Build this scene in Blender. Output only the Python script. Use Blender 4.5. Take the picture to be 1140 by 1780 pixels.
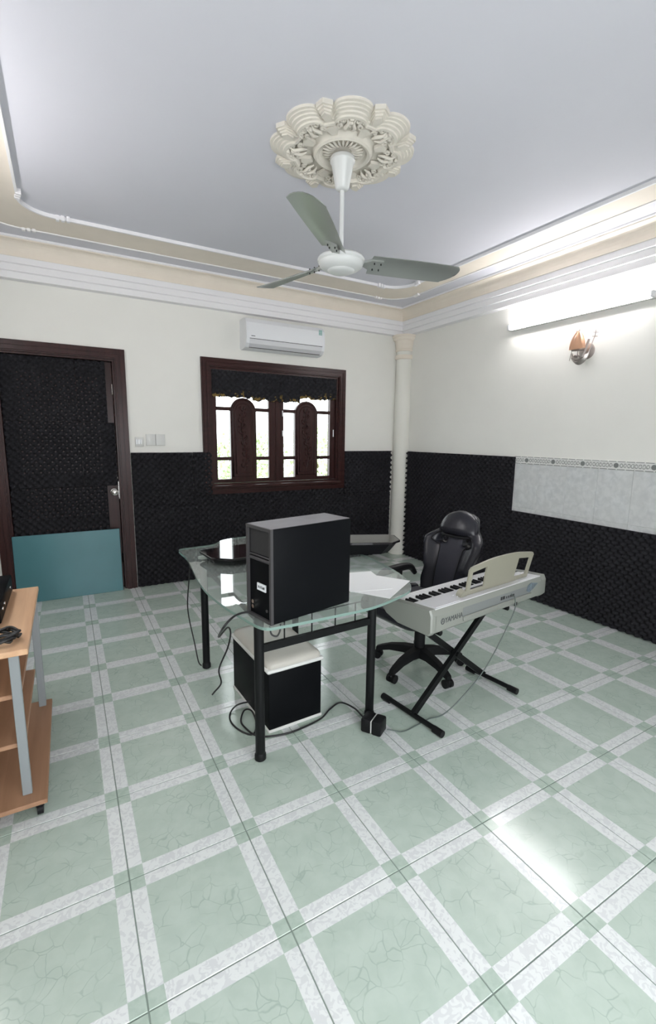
import bpy, bmesh, math, random
import numpy as np
from mathutils import Matrix, Vector
random.seed(7); np.random.seed(7)
PI = math.pi
S = bpy.context.scene
for o in list(bpy.data.objects): bpy.data.objects.remove(o)
COL = S.collection

# ------------------------------------------------------------------ camera
cd = bpy.data.cameras.new('camera'); cam = bpy.data.objects.new('camera', cd); COL.objects.link(cam)
cd.sensor_fit = 'VERTICAL'; cd.sensor_height = 36.0; cd.lens = 797.144 * 36 / 1780
cd.clip_start = 0.02; cd.clip_end = 200
YAW, PITCH, ROLL = 0.517, 0.162, 0.012
_f = Vector((math.sin(YAW)*math.cos(PITCH), math.cos(YAW)*math.cos(PITCH), -math.sin(PITCH)))
_r = Vector((math.cos(YAW), -math.sin(YAW), 0)); _u = _r.cross(_f)
_rr = _r*math.cos(ROLL) + _u*math.sin(ROLL); _uu = -_r*math.sin(ROLL) + _u*math.cos(ROLL)
_m = Matrix((_rr, _uu, -_f)).transposed().to_4x4(); _m.translation = (-.084, -1.439, 1.447)
cam.matrix_world = _m; S.camera = cam

# ------------------------------------------------------------------ world, lights, exposure
W = bpy.data.worlds.new('sky'); S.world = W; W.use_nodes = True
bg = W.node_tree.nodes['Background']; bg.inputs[0].default_value = (.93, .97, 1.0, 1); bg.inputs[1].default_value = 6.0
S.view_settings.view_transform = 'Standard'; S.view_settings.look = 'None'
S.view_settings.exposure = 0.20; S.view_settings.gamma = 1.0; S.view_settings.use_curve_mapping = False
FILL_W = 11.0        # area fill at the added, unseen window behind the camera
TUBE_E = 70.0       # fluorescent tube emission
al = bpy.data.lights.new('added_window_fill', 'AREA'); al.shape = 'RECTANGLE'; al.size = 2.3; al.size_y = 1.7
al.energy = FILL_W; al.color = (.98, .97, 1.0)
alo = bpy.data.objects.new('added_window_fill', al); COL.objects.link(alo)
alo.location = (.6, -2.19, 1.1); alo.rotation_euler = (PI/2, 0, 0)

# ------------------------------------------------------------------ materials
def mat(name, col, rough=.6, metal=0.0, spec=.5, noise=0.0, nscale=20.0, bump=0.0, bscale=60.0, coat=0.0, emit=None, trans=0.0, ior=1.45):
    m = bpy.data.materials.new(name); m.use_nodes = True
    nt = m.node_tree; N = nt.nodes; L = nt.links; b = N['Principled BSDF']
    c = (*col, 1)
    b.inputs['Base Color'].default_value = c; b.inputs['Roughness'].default_value = rough
    b.inputs['Metallic'].default_value = metal; b.inputs['Specular IOR Level'].default_value = spec
    b.inputs['Coat Weight'].default_value = coat; b.inputs['IOR'].default_value = ior
    b.inputs['Transmission Weight'].default_value = trans
    if emit: b.inputs['Emission Color'].default_value = (*emit[:3], 1); b.inputs['Emission Strength'].default_value = emit[3]
    tc = N.new('ShaderNodeTexCoord')
    if noise > 0:
        n = N.new('ShaderNodeTexNoise'); n.inputs['Scale'].default_value = nscale; n.inputs['Detail'].default_value = 4
        L.new(tc.outputs['Object'], n.inputs['Vector'])
        r = N.new('ShaderNodeMapRange'); r.inputs[1].default_value = .3; r.inputs[2].default_value = .7
        r.inputs[3].default_value = 1-noise; r.inputs[4].default_value = 1+noise
        L.new(n.outputs[0], r.inputs[0])
        v = N.new('ShaderNodeVectorMath'); v.operation = 'SCALE'; v.inputs[0].default_value = col
        L.new(r.outputs[0], v.inputs['Scale']); L.new(v.outputs[0], b.inputs['Base Color'])
    if bump > 0:
        n = N.new('ShaderNodeTexNoise'); n.inputs['Scale'].default_value = bscale; n.inputs['Detail'].default_value = 3
        L.new(tc.outputs['Object'], n.inputs['Vector'])
        bp = N.new('ShaderNodeBump'); bp.inputs['Strength'].default_value = bump; bp.inputs['Distance'].default_value = .002
        L.new(n.outputs[0], bp.inputs['Height']); L.new(bp.outputs[0], b.inputs['Normal'])
    return m

def wood_mat(name, c1, c2, axis, scale, rough, spec=.5):
    m = mat(name, c1, rough, spec=spec); nt = m.node_tree; N = nt.nodes; L = nt.links; b = N['Principled BSDF']
    tc = N.new('ShaderNodeTexCoord'); mp = N.new('ShaderNodeMapping')
    s = [scale]*3; s[axis] = scale*.06; mp.inputs['Scale'].default_value = s
    L.new(tc.outputs['Object'], mp.inputs[0])
    n = N.new('ShaderNodeTexNoise'); n.inputs['Scale'].default_value = 1; n.inputs['Detail'].default_value = 5; n.inputs['Distortion'].default_value = .6
    L.new(mp.outputs[0], n.inputs['Vector'])
    cr = N.new('ShaderNodeValToRGB'); cr.color_ramp.elements[0].position = .35; cr.color_ramp.elements[1].position = .68
    cr.color_ramp.elements[0].color = (*c1, 1); cr.color_ramp.elements[1].color = (*c2, 1)
    L.new(n.outputs[0], cr.inputs[0]); L.new(cr.outputs[0], b.inputs['Base Color'])
    bp = N.new('ShaderNodeBump'); bp.inputs['Strength'].default_value = .15; bp.inputs['Distance'].default_value = .001
    L.new(n.outputs[0], bp.inputs['Height']); L.new(bp.outputs[0], b.inputs['Normal'])
    return m

class NB:   # tiny node helper
    def __init__(s, m): s.m = m; s.N = m.node_tree.nodes; s.L = m.node_tree.links; s.b = s.N['Principled BSDF']
    def val(s, x, sock):
        if isinstance(x, (int, float)): sock.default_value = x
        elif isinstance(x, tuple): sock.default_value = x
        else: s.L.new(x, sock)
    def math(s, op, a, b=None, c=None):
        n = s.N.new('ShaderNodeMath'); n.operation = op
        for i, x in enumerate((a, b, c)):
            if x is not None: s.val(x, n.inputs[i])
        return n.outputs[0]
    def mix(s, f, a, b):
        n = s.N.new('ShaderNodeMix'); n.data_type = 'RGBA'
        s.val(f, n.inputs[0]); s.val(a, n.inputs[6]); s.val(b, n.inputs[7]); return n.outputs[2]
    def noise(s, vec, scale, detail=3, dist=0.0, out=0):
        n = s.N.new('ShaderNodeTexNoise'); n.inputs['Scale'].default_value = scale; n.inputs['Detail'].default_value = detail
        n.inputs['Distortion'].default_value = dist; s.L.new(vec, n.inputs['Vector']); return n.outputs[out]
    def ramp(s, x, a, b, lo=0.0, hi=1.0):
        n = s.N.new('ShaderNodeMapRange'); n.interpolation_type = 'SMOOTHSTEP'
        s.val(x, n.inputs[0]); n.inputs[1].default_value = a; n.inputs[2].default_value = b
        n.inputs[3].default_value = lo; n.inputs[4].default_value = hi; return n.outputs[0]
    def vadd(s, a, b):
        n = s.N.new('ShaderNodeVectorMath'); n.operation = 'ADD'; s.val(a, n.inputs[0]); s.val(b, n.inputs[1]); return n.outputs[0]
    def vscale(s, a, k):
        n = s.N.new('ShaderNodeVectorMath'); n.operation = 'SCALE'; s.val(a, n.inputs[0]); s.val(k, n.inputs['Scale']); return n.outputs[0]
    def xyz(s, v):
        n = s.N.new('ShaderNodeSeparateXYZ'); s.L.new(v, n.inputs[0]); return n.outputs
    def obj(s): return s.N.new('ShaderNodeTexCoord').outputs['Object']
    def rnd(s): return s.N.new('ShaderNodeObjectInfo').outputs['Random']

def floor_tile_mat():
    m = mat('floor_tile_glaze', (.5, .63, .55), .15, spec=.65); n = NB(m); p = n.obj(); x, y, z = n.xyz(p)
    ax = n.math('ABSOLUTE', x); ay = n.math('ABSOLUTE', y)
    E = .155
    strip = n.math('GREATER_THAN', n.math('MAXIMUM', ax, ay), E); corner = n.math('GREATER_THAN', n.math('MINIMUM', ax, ay), E)
    seed = n.vscale((37.0, 91.0, 13.0), n.rnd()); q = n.vadd(p, seed)
    w = n.noise(q, 7, 3, 0, 1); qw = n.vadd(q, n.vscale(w, .10))
    vo = n.N.new('ShaderNodeTexVoronoi'); vo.feature = 'DISTANCE_TO_EDGE'; vo.inputs['Scale'].default_value = 19; n.L.new(qw, vo.inputs['Vector'])
    vein = n.ramp(vo.outputs['Distance'], .0, .045, 1, 0)
    vein = n.math('MULTIPLY', vein, n.ramp(n.noise(q, 12, 2), .36, .62))
    blot = n.noise(q, 16, 4)
    body = n.mix(n.ramp(blot, .3, .7), (.415, .494, .436, 1), (.455, .534, .476, 1))
    body = n.mix(n.math('MULTIPLY', vein, .48), body, (.25, .32, .275, 1))
    sw = n.noise(q, 42, 1, 1.6); sw2 = n.ramp(sw, .44, .52)
    st = n.mix(sw2, (.60, .62, .628, 1), (.68, .705, .70, 1))
    cor = n.mix(n.ramp(n.noise(q, 40, 3), .35, .65), (.375, .46, .40, 1), (.43, .515, .455, 1))
    c = n.mix(strip, body, st); c = n.mix(corner, c, cor)
    n.L.new(c, n.b.inputs['Base Color'])
    return m

def foam_mat(name, stained=False):
    m = mat(name, (.03, .03, .034), .8, spec=.08); n = NB(m); p = n.obj()
    k = n.ramp(n.noise(p, 4, 1), .3, .7, .92, 1.08)
    c = n.vscale((.023, .0225, .026), k)
    if stained:
        x, y, z = n.xyz(p)
        s = n.math('SUBTRACT', n.ramp(n.noise(p, 26, 4), .42, .66), n.math('MULTIPLY', z, 9))
        c = n.mix(n.ramp(s, .25, .7), c, (.22, .15, .05, 1))
    n.L.new(c, n.b.inputs['Base Color']); return m

def wall_tile_mat():
    m = mat('wall_tile_glaze', (.66, .69, .70), .22); n = NB(m); p = n.obj()
    q = n.vadd(p, n.vscale((17.0, 31.0, 53.0), n.rnd()))
    a = n.ramp(n.noise(q, 22, 5, .5), .3, .72); b = n.ramp(n.noise(q, 7, 3), .35, .65)
    c = n.mix(a, (.55, .565, .57, 1), (.67, .68, .68, 1)); c = n.mix(n.math('MULTIPLY', b, .35), c, (.62, .62, .60, 1))
    n.L.new(c, n.b.inputs['Base Color']); return m

def border_tile_mat():   # printed listello: dashed lines, a dot per tile and scroll work; object space y along, z up, tile .262 x .068
    m = mat('border_tile_print', (.7, .7, .68), .25); n = NB(m); p = n.obj(); x, y, z = n.xyz(p)
    az = n.math('ABSOLUTE', z)
    line = n.math('MULTIPLY', n.math('GREATER_THAN', az, .0275), n.math('LESS_THAN', az, .0325))
    ph = n.math('FRACT', n.math('MULTIPLY', n.math('ADD', y, .131), 1/.0655))
    line = n.math('MULTIPLY', line, n.math('LESS_THAN', ph, .86))
    d2 = n.math('ADD', n.math('MULTIPLY', y, y), n.math('MULTIPLY', z, z)); dot = n.math('LESS_THAN', d2, .019*.019)
    cell = n.math('SUBTRACT', n.math('FRACT', n.math('MULTIPLY', n.math('ADD', y, .131), 1/.0262)), .5)
    rr = n.math('SQRT', n.math('ADD', n.math('MULTIPLY', n.math('MULTIPLY', cell, .0262), n.math('MULTIPLY', cell, .0262)), n.math('MULTIPLY', z, n.math('MULTIPLY', z, .5))))
    w = n.noise(p, 90, 2)
    ring = n.math('SINE', n.math('ADD', n.math('MULTIPLY', rr, 520), n.math('MULTIPLY', w, 6)))
    scroll = n.math('MULTIPLY', n.math('GREATER_THAN', ring, .15), n.math('LESS_THAN', az, .0175))
    scroll = n.math('MULTIPLY', scroll, n.math('GREATER_THAN', d2, .024*.024))
    ink = n.math('MAXIMUM', n.math('MAXIMUM', line, dot), n.math('MULTIPLY', scroll, .75))
    c = n.mix(ink, (.70, .70, .68, 1), (.20, .21, .205, 1)); n.L.new(c, n.b.inputs['Base Color']); return m

M = {}
M['wall'] = mat('wall_paint', (.81, .80, .755), .6, spec=.3, noise=.015, nscale=3, bump=.08, bscale=180)
M['ceil'] = mat('ceiling_paint', (.67, .67, .725), .7, spec=.2, noise=.012, nscale=2)
M['plaster'] = mat('white_plaster', (.84, .83, .84), .6, spec=.3)
M['cream'] = mat('cream_plaster', (.80, .73, .635), .6, spec=.3, noise=.03, nscale=6)
M['medal'] = mat('medallion_plaster', (.72, .68, .605), .65, spec=.25, noise=.04, nscale=25)
M['col'] = mat('column_paint', (.78, .77, .71), .6, spec=.3)
M['tile'] = floor_tile_mat()
M['grout'] = mat('grout', (.20, .25, .22), .9)
M['foam'] = foam_mat('acoustic_foam'); M['foam_st'] = foam_mat('acoustic_foam_stained', True)
M['wood_v'] = wood_mat('mahogany_vertical', (.026, .0095, .009), (.045, .016, .0145), 2, 34, .32, .3)
M['wood_h'] = wood_mat('mahogany_horizontal', (.026, .0095, .009), (.045, .016, .0145), 0, 34, .32, .3)
M['teal'] = mat('teal_board', (.062, .18, .205), .28, noise=.04, nscale=4)
M['walltile'] = wall_tile_mat(); M['border'] = border_tile_mat()
M['white_pl'] = mat('white_plastic', (.80, .81, .83), .25)
M['white_pl2'] = mat('offwhite_plastic', (.66, .66, .64), .4)
M['dark_slot'] = mat('dark_slot', (.02, .02, .022), .5)
M['metal_chrome'] = mat('chrome', (.62, .60, .58), .18, metal=1)
M['fan_white'] = mat('fan_white_enamel', (.68, .69, .68), .3)
M['fan_blade'] = mat('fan_blade_enamel', (.33, .345, .325), .28, metal=.35)
M['black_metal'] = mat('black_metal_tube', (.006, .0065, .007), .42, spec=.2)
M['black_vinyl'] = mat('black_vinyl_board', (.004, .0045, .0055), .45, spec=.07)
M['black_edge'] = mat('charcoal_edge', (.05, .048, .05), .45, spec=.3)
M['black_gloss'] = mat('black_gloss_plastic', (.010, .008, .010), .06)
M['black_pl'] = mat('black_plastic', (.008, .008, .009), .45, spec=.22)
M['leather'] = mat('black_leatherette', (.018, .018, .024), .26, spec=.4, bump=.2, bscale=220)
M['leather2'] = mat('charcoal_leatherette', (.028, .028, .038), .45, spec=.3, bump=.2, bscale=220)
M['seat_top'] = mat('grey_seat_fabric', (.10, .098, .11), .6, bump=.2, bscale=220)
M['beige'] = mat('beige_vinyl_cushion', (.50, .475, .43), .33, noise=.04, nscale=9)
M['silver_trim'] = mat('silver_trim', (.66, .66, .64), .35)
M['kb'] = mat('keyboard_grey_plastic', (.235, .245, .222), .38)
M['kb_dark'] = mat('keyboard_rear_panel_grey', (.19, .20, .20), .4)
M['tape'] = mat('blue_grey_tape', (.13, .16, .19), .5, noise=.3, nscale=60)
M['kb_top'] = mat('keyboard_silver_plastic', (.66, .66, .68), .35)
M['kb_white'] = mat('white_key_plastic', (.82, .82, .83), .25)
M['kb_cream'] = mat('keyboard_cream_plastic', (.28, .27, .215), .4)
M['ink'] = mat('dark_ink', (.07, .075, .08), .5)
M['ink_label'] = mat('white_label', (.78, .8, .84), .5)
M['green_label'] = mat('green_sticker', (.16, .38, .33), .5)
M['paper'] = mat('white_paper', (.85, .86, .86), .7)
M['lam'] = wood_mat('beech_laminate', (.56, .33, .19), (.72, .47, .29), 1, 22, .38)
M['lam_h'] = wood_mat('beech_laminate_shelf', (.33, .18, .105), (.42, .24, .145), 1, 22, .45)
M['grey_metal'] = mat('grey_painted_metal', (.25, .27, .28), .4)
M['cable'] = mat('black_cable', (.010, .010, .011), .4)
M['cable_g'] = mat('grey_green_cable', (.10, .125, .115), .45)
M['tube'] = mat('fluorescent_tube', (.9, .9, .9), .3, emit=(1.0, .975, .985, TUBE_E))
M['shade'] = mat('amber_ribbed_glass', (.85, .50, .32), .3, trans=.25)
M['pewter'] = mat('pewter_metal', (.42, .38, .36), .3, metal=.85)
M['leaf'] = mat('garden_leaf', (.50, .62, .36), .6, noise=.3, nscale=3)
M['bark'] = mat('bark', (.16, .11, .07), .9, noise=.2, nscale=12)
M['terrace'] = mat('terrace_concrete', (.6, .6, .58), .9, noise=.05, nscale=4)

def glass_mat(name, tint, glossf, film_sheen=0.0):
    m = bpy.data.materials.new(name); m.use_nodes = True; nt = m.node_tree; N = nt.nodes; L = nt.links
    N.remove(N['Principled BSDF']); out = N['Material Output']
    t = N.new('ShaderNodeBsdfTransparent'); t.inputs[0].default_value = (*tint, 1)
    g = N.new('ShaderNodeBsdfGlossy'); g.inputs['Roughness'].default_value = .015
    fr = N.new('ShaderNodeFresnel'); fr.inputs[0].default_value = 1.5
    geo = N.new('ShaderNodeNewGeometry'); inv = N.new('ShaderNodeMath'); inv.operation = 'SUBTRACT'; inv.inputs[0].default_value = glossf
    gg = N.new('ShaderNodeMath'); gg.operation = 'MULTIPLY'; gg.inputs[1].default_value = glossf; L.new(geo.outputs['Backfacing'], gg.inputs[0]); L.new(gg.outputs[0], inv.inputs[1])
    mul = N.new('ShaderNodeMath'); mul.operation = 'MULTIPLY'; L.new(inv.outputs[0], mul.inputs[1]); L.new(fr.outputs[0], mul.inputs[0])
    mx = N.new('ShaderNodeMixShader'); L.new(mul.outputs[0], mx.inputs[0]); L.new(t.outputs[0], mx.inputs[1]); L.new(g.outputs[0], mx.inputs[2])
    if film_sheen > 0:
        df = N.new('ShaderNodeBsdfDiffuse'); df.inputs[0].default_value = (.80, .88, .85, 1); m2 = N.new('ShaderNodeMixShader'); m2.inputs[0].default_value = film_sheen  # pale layer: haze on the glass plus whitish reflection put into colour
        L.new(t.outputs[0], m2.inputs[1]); L.new(df.outputs[0], m2.inputs[2]); L.new(m2.outputs[0], mx.inputs[1])
    L.new(mx.outputs[0], out.inputs[0]); return m
M['pane'] = glass_mat('window_glass', (.95, .97, .96), 1.0)
M['desk_glass'] = glass_mat('desk_glass_face', (.92, .955, .94), 1.3, .17)
M['dust_sheen'] = mat('dusty_sheen_vinyl', (.20, .185, .20), .45, noise=.08, nscale=14)  # dusty grey, lightened to hold the daylight reflected off the speaker top
M['desk_edge'] = mat('desk_glass_edge', (.17, .255, .225), .12, spec=.8)

# ------------------------------------------------------------------ mesh helpers
class MB:
    def __init__(s): s.v = []; s.f = []; s.mi = []; s.M = Matrix()
    def add(s, vs, fs, mi=0):
        o = len(s.v); s.v += [tuple(s.M @ Vector(v)) for v in vs]
        s.f += [tuple(i+o for i in f) for f in fs]; s.mi += [mi]*len(fs); return s
    def box(s, x0, x1, y0, y1, z0, z1, mi=0):
        return s.add([(x0,y0,z0),(x1,y0,z0),(x1,y1,z0),(x0,y1,z0),(x0,y0,z1),(x1,y0,z1),(x1,y1,z1),(x0,y1,z1)],
                     [(0,3,2,1),(4,5,6,7),(0,1,5,4),(1,2,6,5),(2,3,7,6),(3,0,4,7)], mi)
    def rbox(s, x0, x1, y0, y1, z0, z1, r=.01, seg=2, mi=0):
        bm = bmesh.new(); bmesh.ops.create_cube(bm, size=1)
        for v in bm.verts: v.co = Vector(((x0+x1)/2+v.co.x*(x1-x0), (y0+y1)/2+v.co.y*(y1-y0), (z0+z1)/2+v.co.z*(z1-z0)))
        bmesh.ops.bevel(bm, geom=bm.edges[:], offset=r, segments=seg, affect='EDGES', profile=.5)
        return s.frombm(bm, mi)
    def frombm(s, bm, mi=0):
        bm.verts.index_update(); s.add([v.co[:] for v in bm.verts], [[v.index for v in f.verts] for f in bm.faces], mi); bm.free(); return s
    def ring(s, rings, cap0=True, cap1=True, closed=False, mi=0):
        n = len(rings[0]); vs = [p for r in rings for p in r]; fs = []
        m = len(rings)
        for i in range(m if closed else m-1):
            a = i*n; b = ((i+1) % m)*n
            for k in range(n): fs.append((a+k, a+(k+1) % n, b+(k+1) % n, b+k))
        if not closed:
            if cap0: fs.append(tuple(range(n-1, -1, -1)))
            if cap1: fs.append(tuple((m-1)*n+k for k in range(n)))
        return s.add(vs, fs, mi)
    def lathe(s, prof, c=(0,0,0), n=32, mi=0):
        return s.ring([[(c[0]+r*math.cos(2*PI*k/n), c[1]+r*math.sin(2*PI*k/n), c[2]+z) for k in range(n)] for r, z in prof], mi=mi)
    def tube(s, pts, r, n=8, smooth=0, closed=False, mi=0):
        P = [Vector(p) for p in pts]
        if smooth: P = catmull(P, smooth, closed)
        R = r if isinstance(r, (list, tuple)) else [r]*len(P)
        if len(R) != len(P): R = [float(q) for q in np.interp(np.linspace(0, 1, len(P)), np.linspace(0, 1, len(R)), R)]
        rings = []; up = None
        for i, p in enumerate(P):
            if closed: t = P[(i+1) % len(P)]-P[i-1]
            else: t = P[min(i+1, len(P)-1)]-P[max(i-1, 0)]
            t.normalize()
            if up is None: up = Vector((0,0,1)) if abs(t.z) < .9 else Vector((1,0,0))
            a = t.cross(up); a.normalize(); b = a.cross(t); up = b
            rings.append([tuple(p+R[i]*(math.cos(2*PI*k/n)*a+math.sin(2*PI*k/n)*b)) for k in range(n)])
        return s.ring(rings, closed=closed, mi=mi)
    def cyl(s, p0, p1, r, r1=None, n=16, mi=0): return s.tube([p0, p1], [r, r if r1 is None else r1], n, mi=mi)
    def prism(s, poly, z0, z1, mi=0, side_mi=None):
        n = len(poly); s.add([(x,y,z0) for x,y in poly]+[(x,y,z1) for x,y in poly], [tuple(range(n-1,-1,-1)), tuple(range(n,2*n))], mi)
        o = len(s.v)-2*n
        for k in range(n): s.f.append((o+k, o+(k+1) % n, o+n+(k+1) % n, o+n+k)); s.mi.append(mi if side_mi is None else side_mi)
        return s
    def ball(s, c, rx, ry=None, rz=None, n=12, mi=0):
        ry = rx if ry is None else ry; rz = rx if rz is None else rz
        rings = []
        for i in range(1, n//2+1):
            a = PI*i/(n//2+1); rings.append([(c[0]+rx*math.sin(a)*math.cos(2*PI*k/n), c[1]+ry*math.sin(a)*math.sin(2*PI*k/n), c[2]-rz*math.cos(a)) for k in range(n)])
        return s.ring(rings, mi=mi)
    def mesh(s, name, mats, smooth=None):
        me = bpy.data.meshes.new(name); me.from_pydata(s.v, [], s.f)
        for m in (mats if isinstance(mats, list) else [mats]): me.materials.append(m)
        me.polygons.foreach_set('material_index', s.mi); me.update()
        bm = bmesh.new(); bm.from_mesh(me); bmesh.ops.recalc_face_normals(bm, faces=bm.faces); bm.to_mesh(me); bm.free()
        if smooth is not None:
            me.shade_smooth(); me.set_sharp_from_angle(angle=math.radians(smooth))
        return me
    def build(s, name, mats, parent=None, smooth=None):
        return link(name, s.mesh(name, mats, smooth), parent)

def catmull(P, k, closed=False):
    out = []; n = len(P)
    rng = range(n) if closed else range(n-1)
    for i in rng:
        a, b, c, d = (P[i-1] if (closed or i > 0) else P[0]*2-P[1]), P[i], P[(i+1) % n], (P[(i+2) % n] if (closed or i+2 < n) else P[n-1]*2-P[n-2])
        for j in range(k):
            t = j/k; out.append(.5*((2*b)+(c-a)*t+(2*a-5*b+4*c-d)*t*t+(3*b-a-3*c+d)*t**3))
    if not closed: out.append(P[-1])
    return out
def cat2(pts, k, closed=False): return [(p.x, p.y) for p in catmull([Vector((x, y, 0)) for x, y in pts], k, closed)]
def link(name, me, parent=None):
    o = bpy.data.objects.new(name, me); COL.objects.link(o)
    if parent: o.parent = parent
    return o
def tag(o, label, cat, group=None):
    o['label'] = label; o['category'] = cat
    if group: o['group'] = group
    return o
def thing(name, label, cat, loc=(0,0,0), rz=0.0, group=None):
    o = link(name, None); o.location = loc; o.rotation_euler = (0, 0, rz); return tag(o, label, cat, group)
def struct(o): o['kind'] = 'structure'; return o
def copyto(o, parent, loc=None, rz=None):
    c = o.copy(); COL.objects.link(c); c.parent = parent
    if loc is not None: c.location = loc
    if rz is not None: c.rotation_euler = (0, 0, rz)
    return c

XL, XR, YF, YB, H = -.875, 3.55, -2.1, 3.16, 2.917
T = .4
# ------------------------------------------------------------------ floor
fl = MB().box(XL-.05, XR+.05, YF-.05, YB+.25, -.12, -.002).build('floor', M['grout']); struct(fl)
cache = {}
def tile_mesh(a, b, c, d):
    k = tuple(round(v, 4) for v in (a, b, c, d))
    if k not in cache:
        g = .0018; e = .0012; m = MB()
        x0, x1, y0, y1 = a+g, b-g, c+g, d-g
        m.add([(x0,y0,-.008),(x1,y0,-.008),(x1,y1,-.008),(x0,y1,-.008),(x0,y0,-e),(x1,y0,-e),(x1,y1,-e),(x0,y1,-e),(x0+e,y0+e,0),(x1-e,y0+e,0),(x1-e,y1-e,0),(x0+e,y1-e,0)],
              [(8,9,10,11)]+[(4+i, 4+(i+1) % 4, 8+(i+1) % 4, 8+i) for i in range(4)]+[(i, (i+1) % 4, 4+(i+1) % 4, 4+i) for i in range(4)])
        cache[k] = m.mesh('tile', M['tile'])
    return cache[k]
i0, i1 = math.floor(XL/T), math.ceil(XR/T); j0, j1 = math.floor(YF/T), math.ceil((YB+.06)/T)
for i in range(i0, i1):
    for j in range(j0, j1):
        cx, cy = (i+.5)*T, (j+.5)*T
        a, b = max(-T/2, XL-cx), min(T/2, XR-cx); c, d = max(-T/2, YF-cy), min(T/2, YB+.06-cy)
        if b-a < .01 or d-c < .01: continue
        o = link('tile', tile_mesh(a, b, c, d), fl); o.location = (cx, cy, 0)

# ------------------------------------------------------------------ walls and ceiling
DX0, DX1, DZ = -.535, .338, 2.10          # door opening
WX0, WX1, WZ0, WZ1 = 1.18, 2.645, .945, 2.11   # window opening
w = MB(); y0, y1 = YB, YB+.22
w.box(XL-.2, DX0, y0, y1, 0, H+.1); w.box(DX0, DX1, y0, y1, DZ, H+.1); w.box(DX1, WX0, y0, y1, 0, H+.1)
w.box(WX0, WX1, y0, y1, 0, WZ0); w.box(WX0, WX1, y0, y1, WZ1, H+.1); w.box(WX1, XR+.2, y0, y1, 0, H+.1)
struct(w.build('wall_back', M['wall']))
wr = struct(MB().box(XR, XR+.2, YF-.2, YB, 0, H+.1).build('wall_right', M['wall']))
struct(MB().box(XL-.2, XL, YF-.2, YB, 0, H+.1).build('wall_left', M['wall']))
FX0, FX1, FZ0, FZ1 = -.55, 1.75, .25, 1.95
w = MB(); y0, y1 = YF-.2, YF
w.box(XL, FX0, y0, y1, 0, H+.1); w.box(FX1, XR, y0, y1, 0, H+.1); w.box(FX0, FX1, y0, y1, 0, FZ0); w.box(FX0, FX1, y0, y1, FZ1, H+.1)
struct(w.build('wall_front', M['wall']))
struct(MB().box(XL, XR, YF, YB, H, H+.1).build('ceiling', M['ceil']))
wf = struct(link('window_2_added', None)); wf.location = (0, 0, 0)  # unseen window behind the camera, added and sized to brighten the room
m = MB()
for a, b in ((FX0, FX0+.07), (FX1-.07, FX1)): m.box(a, b, YF-.10, YF+.02, FZ0, FZ1)
m.box(FX0+.07, FX1-.07, YF-.10, YF+.02, FZ1-.07, FZ1); m.box(FX0+.07, FX1-.07, YF-.10, YF+.02, FZ0, FZ0+.07)
m.build('window_frame', M['wood_h'], wf)

# cornice swept round the room: stepped white band with a cream cove above
def perim(off): return [(XL+off, YF+off), (XR-off, YF+off), (XR-off, YB-off), (XL+off, YB-off)]
def sweep(prof):
    m = MB(); n = len(prof); vs = []; fs = []
    for k in range(4):
        for off, z in prof: x, y = perim(off)[k]; vs.append((x, y, z))
    for k in range(4):
        a = k*n; b = ((k+1) % 4)*n
        for i in range(n): fs.append((a+i, a+(i+1) % n, b+(i+1) % n, b+i))
    return m.add(vs, fs)
ZC = 2.636
prof = [(-.01, ZC), (.072, ZC), (.072, ZC+.047), (.080, ZC+.052), (.092, ZC+.052), (.092, ZC+.099), (.100, ZC+.104), (.112, ZC+.104), (.112, ZC+.150), (-.01, ZC+.150)]
crown = struct(sweep(prof).build('trim_1', M['plaster']))
zc2 = ZC+.150
prof = [(-.01, zc2), (.120, zc2), (.120, zc2+.012)]+[(.112+.058*(1-math.cos(a)), zc2+.014+.092*math.sin(a)) for a in np.linspace(0, PI/2, 7)]+[(.176, zc2+.108), (.176, zc2+.116), (-.01, zc2+.116)]
sweep(prof).build('cove', M['cream'], crown)
prof = [(-.01, zc2+.116), (.182, zc2+.116), (.186, zc2+.122), (.186, H+.002), (-.01, H+.002)]
sweep(prof).build('bead', M['plaster'], crown)

# ceiling border band with rounded corners and notched blocks
def rrect(x0, x1, y0, y1, r, n=10):
    p = []
    for cx, cy, a0 in ((x1-r, y1-r, 0), (x0+r, y1-r, PI/2), (x0+r, y0+r, PI), (x1-r, y0+r, 3*PI/2)):
        for k in range(n+1): a = a0+PI/2*k/n; p.append((cx+r*math.cos(a), cy+r*math.sin(a)))
    return p
def band(pin, pout, z0, z1):
    m = MB(); n = len(pin)
    r = [[(a[0], a[1], z1), (b[0], b[1], z1), (b[0], b[1], z0), (a[0], a[1], z0)] for a, b in zip(pin, pout)]
    return m.ring(r, closed=True)
RI = (-.24, 2.94, -1.35, 2.455); RO = (-.495, 3.165, -1.64, 2.765)
ringo = struct(band(rrect(*RI, .20), rrect(*RO, .24), H-.014, H+.002).build('trim_2', M['cream']))
def grow(q, d): return (q[0]-d, q[1]+d, q[2]-d, q[3]+d)
band(rrect(*grow(RI, -.007), .193), rrect(*grow(RI, .007), .207), H-.023, H+.002).build('inner_lip', M['plaster'], ringo)
band(rrect(*grow(RO, -.006), .234), rrect(*grow(RO, .006), .246), H-.021, H+.002).build('outer_lip', M['plaster'], ringo)
nb = MB().box(-.010, .010, -.014, .014, -.032, .002).mesh('notch_block', M['plaster'])
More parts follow.
